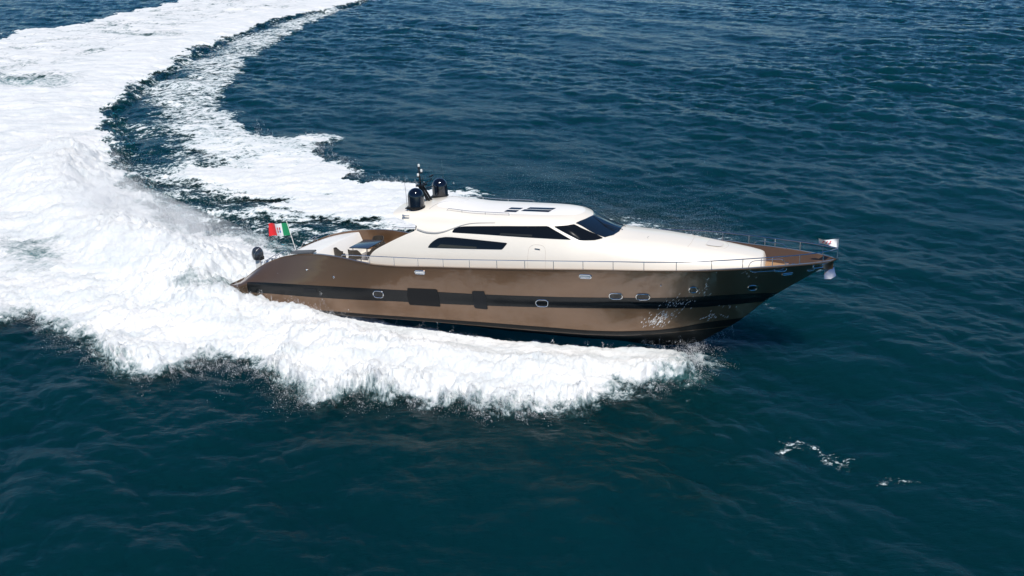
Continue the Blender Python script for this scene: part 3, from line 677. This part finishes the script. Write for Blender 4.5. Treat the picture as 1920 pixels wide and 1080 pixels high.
def foam(x, y):
    """density 0..1 and thickness (m) of the white water at a place on the sea"""
    n1 = samp(C1, 34, x, y); n2 = samp(C2, 21, x, y); n3 = samp(C1, 9, x + 5, y + 3)
    xr, yr = rot(x, y, .25); st = samp(C1, 40, xr * .55, yr * 2.2)
    sc = np.clip(np.hypot(x, y) / 60, .7, 1.25)
    dm = sdf(x, y, MAIN) + (.42 * n1 + .34 * n3 + .16 * samp(C2, 2.3, x, y)) * sc
    near = sst(80, 45, y)
    d = sst(-.35 - .75 * near, 1.0 + .3 * near, dm) * (.97 + .05 * n1) + .02
    d = np.where(dm > .25, d, d * sst(-.6, .4, dm))
    # paler lanes and gaps inside the wide wake
    lane = sst(.55, 1.6, samp(C1, 60, xr * .35, yr * 1.6) + .25 * n3) * sst(3, 9, dm)
    d -= .34 * lane * sst(75, 95, y)
    far = sst(88, 105, y) * np.where(seg_dist(x, y, LEFT, False) > 11, 1, 0)
    for o_, w_, q_ in ((5.5, 1.1, .42), (10.5, 1.5, .36), (16, 1.2, .25)): d -= q_ * np.exp(-((dm - o_ + 1.3 * n1 + .8 * st) / w_) ** 2) * far * np.clip(.6 + .5 * st, 0, 1)
    d -= .34 * sst(-1.2, 1.6, sdf(x, y, GAP1) + .6 * n1) * sst(-1.0, .8, st + .4 * n3)
    d -= .52 * sst(-.8, .8, sdf(x, y, GAP2) + .15 * n1)
    # torn water between the old wake and the hull
    dr = seg_dist(x, y, RIGHT, False); dl = seg_dist(x, y, LEFT, False); ib = inside(x, y, B_POLY)
    dsb = sdf(x, y, B_POLY) + (.5 * n1 + .3 * n3) * sc
    s = dl / (dr + dl + 1e-6)
    lo = sst(82, 60, y)
    e = .12 + .24 * lo + (.05 + .10 * lo) * st + .64 * sst(.05 + .14 * lo, .50 + .16 * lo, s + .06 * n1 + (.08 + .10 * lo) * st + .04 * n3)
    e = e * (.74 + .20 * sst(100, 72, y))
    e *= sst(-.1, .9, np.where(ib | (dr < 3), np.where(dr < dl, dsb, 1.0), -1))
    e *= sst(-.5, -6, x)
    d = np.maximum(d, e)
    d = np.where(dm > -1.5, d - (.30 + .22 * n3 + .15 * n2) * sst(2.5, 7.5, x) * sst(38.9, 37.2, y) * sst(33, 35, y), d)
    f3 = .55 * sst(-.3, 1.0, sdf(x, y, BOWF) + .25 * n3)
    f4 = .40 * sst(-1.2, 1.5, sdf(x, y, FARB) + .5 * n1)
    d = np.maximum(d, np.maximum(f3, f4))
    d = np.clip(d, 0, 1) * sst(300, 240, y)
    th = .05 + .10 * sst(.3, .9, d) + np.clip(dm, 0, 3) * .09
    pl = np.exp(-(seg_dist(x, y, PLUME, False) / 4.2) ** 2); th += 1.3 * pl * sst(0, 5, dm)
    nr = samp(C1, 9, .956 * x - .292 * y, .3 * (.292 * x + .956 * y)); nq = samp(C2, 5, 1.1 * (.956 * x - .292 * y), .22 * (.292 * x + .956 * y))
    th += .27 * np.exp(-((dm - 1.4 + .5 * nr) / .9) ** 2) * sst(46, 42, y) * np.clip(.6 + .6 * n1 + .4 * nr, 0, 2)
    th *= 1 + (.22 * nr + .10 * nq) * sst(50, 44, y)
    th += .40 * np.exp(-((x - 7.0) ** 2 + (y - 37.6) ** 2) / 1.6)
    th += .50 * np.exp(-(seg_dist(x, y, STERNW, False) / .75) ** 2) * sst(-6.6, -9.5, x)
    bs = np.exp(-(seg_dist(x, y, BSPR, False) / 1.9) ** 2); th += .5 * bs * sst(0, 2.0, dm)
    lump = np.clip(.5 + .4 * samp(C3, 14, x, y) + .25 * n3, 0, 2)
    th *= (.72 + .42 * lump); th *= .9; th += (.045 * samp(C1, 7, x, y) + .03 * samp(C2, 3.1, x, y)) * d * sst(120, 60, y)
    hd = seg_dist(x, y, HULLSIDE, False); hx, hy = np.array(HULLSIDE).T; o_ = np.argsort(hx); hs_ = np.where(y < np.interp(x, hx[o_], hy[o_]), hd, -hd)
    d *= 1 - (1 - sst(-.62, -.30, hs_ + .06 * n3)) * sst(-7.2, -6.2, x) * np.where(hs_ > -3.2, 1, 0)
    th *= .22 + .78 * sst(.3, 2.2, hd); th += .13 * np.exp(-((hd - .3) / .6) ** 2) * sst(8.8, 6.5, x) * (1 + .25 * n3) * np.where(dm > 0, 1, 0)
    aer = np.maximum(np.maximum(.55 * sst(-.4, 1.5, dm), .16 * d), .9 * sst(-1.2, .6, sdf(x, y, GAP2)))
    aer = np.maximum(aer, .8 * sst(-1.5, 1.0, sdf(x, y, GAP1)))
    th *= 1 - .35 * sst(1.5, 7, x) * sst(50, 45, y)
    # the boat drags the surface down beside the old wake: a trough with a steep outer wall
    tr_ = -.55 * np.exp(-(dl / 3.0) ** 2) * np.where(dm < 0, 1, 0) * sst(-.0, 2.0, -dm) * ib
    soft = np.maximum(sst(78, 58, y) * sst(-2.5, -.5, dm), .8 * sst(1.5, 4.0, dm))
    return d, th, tr_, aer, soft
def grid_mesh(name, X, Y, Z, m, attrs, keep=None, closed=False):
    a, b = X.shape; idx = np.arange(a * b).reshape(a, b)
    if closed: idx = np.concatenate([idx, idx[:, :1]], 1)
    F = np.stack([idx[:-1, :-1], idx[:-1, 1:], idx[1:, 1:], idx[1:, :-1]], -1).reshape(-1, 4)
    co = np.stack([X, Y, Z], -1).reshape(-1, 3)
    if keep is not None:
        kf = keep.reshape(-1)[F].any(1); F = F[kf]; used = np.zeros(a * b, bool); used[F.reshape(-1)] = True
        mp = np.cumsum(used) - 1; F = mp[F]; co = co[used]; attrs = {k: v.reshape(-1)[used] for k, v in attrs.items()}
    me = bpy.data.meshes.new(name); me.vertices.add(len(co)); me.vertices.foreach_set('co', co.astype(np.float32).reshape(-1))
    me.loops.add(F.size); me.loops.foreach_set('vertex_index', F.astype(np.int32).reshape(-1))
    me.polygons.add(len(F)); me.polygons.foreach_set('loop_start', np.arange(0, F.size, 4, dtype=np.int32)); me.polygons.foreach_set('loop_total', np.full(len(F), 4, np.int32))
    me.update(calc_edges=True); me.polygons.foreach_set('use_smooth', np.ones(len(F), bool))
    for k, v in attrs.items():
        at = me.attributes.new(k, 'FLOAT', 'POINT'); at.data.foreach_set('value', v.astype(np.float32).reshape(-1))
    me.materials.append(m); o = bpy.data.objects.new(name, me); COL.objects.link(o); return o

m_sea = mat('sea_water', (0.002, 0.02, 0.03), 0.09, 0, 0, 1.333)
at = N(m_sea, 'ShaderNodeAttribute', attribute_name='aer')
dp = noise(m_sea, .035, 3, .5)
deep = mixc(m_sea, mr(m_sea, dp.outputs['Fac'], .3, .7), (0.0008, 0.0180, 0.0235), (0.0012, 0.0225, 0.0310))
L(m_sea, mixc(m_sea, at.outputs['Fac'], deep, (0.10, 0.33, 0.35)), BS(m_sea).inputs['Base Color'])
BS(m_sea).inputs['Specular IOR Level'].default_value = .27; BS(m_sea).inputs['Specular Tint'].default_value = (.20, .66, 1, 1); BS(m_sea).inputs['Subsurface Weight'].default_value = 1.0; BS(m_sea).inputs['Subsurface Radius'].default_value = (.4, 1.0, 1.2); BS(m_sea).inputs['Subsurface Scale'].default_value = 32.0
r1 = noise(m_sea, 3.4, 5, .62, scl=(.55, 1.4, 1), rot=(0, 0, .15)); r2 = noise(m_sea, 9, 3, .6)
L(m_sea, bump(m_sea, math_(m_sea, 'ADD', r1.outputs['Fac'], math_(m_sea, 'MULTIPLY', r2.outputs['Fac'], .16)), .38, .10), BS(m_sea).inputs['Normal'])

def foam_mat(name, k):
    m_foam = mat(name, (.76, .77, .78), .7)
    fa = N(m_foam, 'ShaderNodeAttribute', attribute_name='dens').outputs['Fac']
    tcf = N(m_foam, 'ShaderNodeTexCoord'); mpf = N(m_foam, 'ShaderNodeMapping'); mpf.inputs['Rotation'].default_value = (0, 0, .3); mpf.inputs['Scale'].default_value = (.8 * k, 1.25 * k, .6 * k); L(m_foam, tcf.outputs['Object'], mpf.inputs[0])
    na = noise(m_foam, .9, 9, .68, vec=mpf.outputs[0], dist=.6); nbz = noise(m_foam, 5.0, 5, .65, vec=mpf.outputs[0])
    vo = N(m_foam, 'ShaderNodeTexVoronoi', feature='DISTANCE_TO_EDGE'); vo.inputs['Scale'].default_value = 1.5
    vd = N(m_foam, 'ShaderNodeVectorMath', operation='ADD'); nv = noise(m_foam, 1.6, 3, .6, vec=mpf.outputs[0]); L(m_foam, mpf.outputs[0], vd.inputs[0]); L(m_foam, nv.outputs['Color'], vd.inputs[1]); L(m_foam, vd.outputs[0], vo.inputs['Vector'])
    lace = mr(m_foam, vo.outputs['Distance'], 0, .22, 1, 0)
    n_ = math_(m_foam, 'ADD', math_(m_foam, 'MULTIPLY', na.outputs['Fac'], 2.3), math_(m_foam, 'MULTIPLY', nbz.outputs['Fac'], 1.2))
    n_ = math_(m_foam, 'ADD', n_, math_(m_foam, 'MULTIPLY', lace, .30))
    n_ = math_(m_foam, 'SUBTRACT', n_, 1.86)                       # about -.6 .. .6
    amp = mr(m_foam, fa, .3, 1, 1.0, .35)
    so = N(m_foam, 'ShaderNodeAttribute', attribute_name='soft').outputs['Fac']
    val = math_(m_foam, 'ADD', fa, math_(m_foam, 'MULTIPLY', math_(m_foam, 'MULTIPLY', n_, amp), mr(m_foam, so, 0, 1, 1, .75)))
    al = N(m_foam, 'ShaderNodeMapRange'); al.interpolation_type = 'SMOOTHSTEP'; L(m_foam, val, al.inputs['Value'])
    L(m_foam, mr(m_foam, so, 0, 1, .32, .10), al.inputs['From Min']); L(m_foam, mr(m_foam, so, 0, 1, .74, 1.0), al.inputs['From Max']); alpha = al.outputs[0]
    sn = noise(m_foam, .55 * k, 7, .66, scl=(.5, 2.0, 1), rot=(0, 0, .22), dist=.3); sn2 = noise(m_foam, .16, 4, .6, scl=(.6, 1.5, 1))
    white = mixc(m_foam, mr(m_foam, sn.outputs['Fac'], .34, .58), (.54, .585, .61), (.765, .77, .775))
    white = mixc(m_foam, mr(m_foam, sn2.outputs['Fac'], .40, .62), mixc(m_foam, .5, white, (.66, .70, .72)), white)
    L(m_foam, mixc(m_foam, mr(m_foam, val, .42, .80), (.44, .58, .61), white), BS(m_foam).inputs['Base Color'])
    L(m_foam, alpha, BS(m_foam).inputs['Alpha'])
    L(m_foam, bump(m_foam, math_(m_foam, 'ADD', na.outputs['Fac'], math_(m_foam, 'MULTIPLY', nbz.outputs['Fac'], .4)), .30, .20), BS(m_foam).inputs['Normal'])
    return m_foam
m_foam = foam_mat('foam', 1.0); m_cap = foam_mat('whitecap_foam', 2.6)

# rings round the point below the camera: fine in the bearing the picture looks along, coarse behind
ang = np.concatenate([np.arange(-43, 43.01, .1), np.arange(46, 314, 4.)]); ang = np.radians(90 - ang)
rr_ = [0.5, 4, 8, 12, 15, 18, 20]
while rr_[-1] < 345: rr_.append(rr_[-1] + max(.12, .12 * (rr_[-1] / 45) ** 1.35))
while rr_[-1] < 9000: rr_.append(rr_[-1] * 1.12)
rr_ = np.array(rr_); RA, AN = np.meshgrid(rr_, ang, indexing='ij'); X0_, Y0_ = RA * np.cos(AN), RA * np.sin(AN)
wv_ = waves(X0_, Y0_)
infield = (Y0_ > 25) & (Y0_ < 320) & (abs(X0_) < 120)
D = np.zeros(X0_.shape); TH = np.zeros(X0_.shape); TR = np.zeros(X0_.shape); AE = np.zeros(X0_.shape); SO = np.zeros(X0_.shape)
D[infield], TH[infield], TR[infield], AE[infield], SO[infield] = foam(X0_[infield], Y0_[infield])
calm = 1 - .45 * sst(.5, .95, D)
XX = X0_ + wv_[..., 1] * calm; YY = Y0_ + wv_[..., 2] * calm; ZZ = wv_[..., 0] * calm + TR
sea = grid_mesh('sea', XX, YY, ZZ - .04 * sst(.02, .2, D), m_sea, {'aer': AE}, closed=True)
tag(sea, kind='structure')
wake = grid_mesh('wake_foam', XX, YY, ZZ + TH, m_foam, {'dens': D, 'soft': SO}, keep=D > .045)
tag(wake, 'white churned wake curving behind the yacht and along its side', kind='stuff')
# small breaking crests
def crest(P, w, name):
    P = catmull(np.array(P, float), 8); gx, gy = np.meshgrid(np.arange(P[:, 0].min() - 1, P[:, 0].max() + 1, .045), np.arange(P[:, 1].min() - 1, P[:, 1].max() + 1, .06))
    ds = seg_dist(gx, gy, P, False) + .10 * samp(C1, 4, gx, gy); wv2 = waves(gx, gy); dn = .29 * np.clip(1 - ds / w, 0, 1)
    o = grid_mesh(name, gx + wv2[..., 1], gy + wv2[..., 2], wv2[..., 0] + .015 + .05 * dn, m_cap, {'dens': dn, 'soft': dn * 0}, keep=dn > .05)
    return o
tag(crest([(10.7, 30.7), (11.4, 31.3), (12.0, 31.0), (12.4, 30.5), (12.9, 29.8), (13.3, 29.7)], .42, 'whitecap'), 'larger curved whitecap breaking ahead of the bow at lower right', 'whitecap', 'small whitecaps')
tag(crest([(14.2, 28.3), (14.7, 28.6), (14.9, 28.4), (15.4, 28.3)], .30, 'whitecap'), 'small broken whitecap nearest the right edge of the picture', 'whitecap', 'small whitecaps')
tag(crest([(13.1, 43.8), (13.5, 43.9), (13.9, 43.7)], .26, 'whitecap'), 'small whitecap on the water just below the yacht bow', 'whitecap', 'small whitecaps')

# flying drops: many small white flecks thrown up along the edges
m_drop = mat('spray_drop', (.85, .86, .87), .6)
def flecks(name, C, size, label):
    n = len(C); base = np.array([(1, 1, 1), (1, -1, -1), (-1, 1, -1), (-1, -1, 1)], float) / 1.7
    q = rng.normal(size=(n, 3, 3)); q, _ = np.linalg.qr(q); V = np.einsum('vk,nkj->nvj', base, q) * size[:, None, None] + C[:, None, :]
    F = np.array([(0, 1, 2), (0, 3, 1), (0, 2, 3), (1, 3, 2)]); F = (F[None] + 4 * np.arange(n)[:, None, None]).reshape(-1, 3)
    me = bpy.data.meshes.new(name); me.vertices.add(n * 4); me.vertices.foreach_set('co', V.astype(np.float32).reshape(-1))
    me.loops.add(F.size); me.loops.foreach_set('vertex_index', F.astype(np.int32).reshape(-1)); me.polygons.add(len(F))
    me.polygons.foreach_set('loop_start', np.arange(0, F.size, 3, dtype=np.int32)); me.polygons.foreach_set('loop_total', np.full(len(F), 3, np.int32)); me.update(calc_edges=True)
    me.materials.append(m_drop); o = bpy.data.objects.new(name, me); COL.objects.link(o); return tag(o, label, kind='stuff')
def along(P, n, side, hgt, clump=3.0):
    """points scattered about a line: normal spread side, exponential height, bunched into clumps"""
    P = np.array(P, float); s = np.r_[0, np.cumsum(np.hypot(*np.diff(P, axis=0).T))]; t = rng.uniform(0, s[-1], n)
    w = samp(C2, 20, t * clump / 3, t * 0 + 3.3); t = t[w > rng.normal(0, .8, n) - .3]
    x = np.interp(t, s, P[:, 0]) + rng.normal(0, side, len(t)); y = np.interp(t, s, P[:, 1]) + rng.normal(0, side, len(t))
    z = rng.exponential(hgt, len(t)); return np.stack([x, y, z], 1)
EDGE = MAIN[21:46]
def bursts(P, n, m, reach, hgt, out=1.0, jit=.4):
    """drops thrown out in separate strands: each leaves a point of the line and thins out along its arc"""
    P = np.array(P, float); s = np.r_[0, np.cumsum(np.hypot(*np.diff(P, axis=0).T))]; t = rng.uniform(0, s[-1], n)
    w = samp(C1, 30, t, t * 0 + 7.7); t = t[w > rng.normal(0, .7, n) - .2]; n = len(t)
    x = np.interp(t, s, P[:, 0]); y = np.interp(t, s, P[:, 1]); k = np.clip(np.searchsorted(s, t) - 1, 0, len(P) - 2); tg = P[k + 1] - P[k]; tg /= np.hypot(*tg.T)[:, None]
    nx = out * tg[:, 1] + rng.normal(0, .5, n); ny = -out * tg[:, 0] + rng.normal(0, .5, n); q = np.hypot(nx, ny); nx /= q; ny /= q
    x = x - nx * .3 + rng.normal(0, jit, n); y = y - ny * .3 + rng.normal(0, jit, n); Ln = reach * rng.gamma(2.2, .45, n); H = hgt * rng.gamma(1.6, .6, n)
    u = rng.uniform(0, 1, (n, m)) ** 1.25; sp = .03 + .13 * u
    X = x[:, None] + nx[:, None] * Ln[:, None] * u + rng.normal(size=(n, m)) * sp * Ln[:, None] * .7; Y = y[:, None] + ny[:, None] * Ln[:, None] * u + rng.normal(size=(n, m)) * sp * Ln[:, None] * .7
    Z = H[:, None] * 3.2 * u * (1.15 - u) + rng.normal(size=(n, m)) * .05; return np.stack([X, Y, np.maximum(Z, -.02)], -1).reshape(-1, 3)
Cs = [bursts(EDGE, 1100, 80, .8, .22, -1), bursts([(x, y + .6) for x, y in BSPR], 500, 60, .9, .25, -1, .9), bursts(MAIN[10:18], 700, 80, .9, .5, 1), along(PLUME, 40000, 2.2, 1.0), bursts(PLUME, 900, 120, 2.6, 1.0, 1, 1.4), bursts(PLUME, 500, 120, 2.2, .9, -1, 1.4),
      bursts([(8.3, 37.2), (8.8, 38.6), (8.7, 39.8), (9.3, 40.1), (10.6, 40.7)], 220, 60, .55, .3, -1, .2), bursts([(-7.0, 42.2), (-10.5, 43.6), (-13.6, 45.6), (-16, 46.4)], 500, 70, .8, .55, 1, .2),
      bursts(RIGHT[9:19], 350, 50, .5, .16, 1), ]
Cm = along([(0, 57), (5, 57), (9, 55.5), (13, 52)], 120000, 1.0, .8)
C = np.concatenate(Cs); zz = waves(C[:, 0], C[:, 1])[:, 0]; C[:, 2] += np.maximum(zz, -.1)
dd, tt, _, _, _ = foam(C[:, 0], C[:, 1]); C[:, 2] += tt * sst(.1, .5, dd)
C = np.concatenate([C, Cm]); C[-len(Cm):, 2] += np.maximum(waves(Cm[:, 0], Cm[:, 1])[:, 0], 0)
flecks('spray', C, np.where(np.arange(len(C)) < len(C) - len(Cm), 1, .5) * rng.uniform(.004, .011, len(C)) * rng.choice([1, 1.6, 2.6], len(C), p=[.86, .11, .03]), 'white spray drops flying along the edges of the wake')

# drifting mist over the stern plume: a real thin cloud of fine drops
m_mist = bpy.data.materials.new('spray_mist'); m_mist.use_nodes = True
for q in list(m_mist.node_tree.nodes):
    if q.type == 'BSDF_PRINCIPLED': m_mist.node_tree.nodes.remove(q)
pv = N(m_mist, 'ShaderNodeVolumePrincipled'); pv.inputs['Color'].default_value = (.97, .97, .97, 1); pv.inputs['Anisotropy'].default_value = -.45
mn = noise(m_mist, .38, 4, .6); L(m_mist, mr(m_mist, mn.outputs['Fac'],   .36, .76, .0, .24, True), pv.inputs['Density'])
L(m_mist, pv.outputs[0], m_mist.node_tree.nodes['Material Output'].inputs['Volume'])
mp_ = catmull(np.array([(-14.2, 48.6), (-17.5, 49.2), (-21.5, 51.6), (-25.5, 55.6), (-31, 62.5), (-38, 73)], float), 6); mb = MB(); G = []
for i, (x, y) in enumerate(mp_):
    t = i / (len(mp_) - 1); w = 3.6 * math.sin(math.pi * min(1, .06 + t * .94)) ** .5 + .12; h = 1.9 * math.sin(math.pi * min(1, .05 + t * .95)) ** .6 + .1
    tg = mp_[min(i + 1, len(mp_) - 1)] - mp_[max(i - 1, 0)]; tg /= np.hypot(*tg); nx, ny = -tg[1], tg[0]
    G.append([(x + nx * w * math.cos(q), y + ny * w * math.cos(q), 1.0 + h * math.sin(q)) for q in np.linspace(0, 2 * math.pi, 24, endpoint=False)])
k = len(mb.v); mb.grid(G, close_v=True); mb.f.append(tuple(range(24))); mb.f.append(tuple(reversed(range((len(G) - 1) * 24, len(G) * 24))))
tag(mb.build('spray_mist', m_mist), 'soft white mist hanging over the plume behind the stern', kind='stuff')
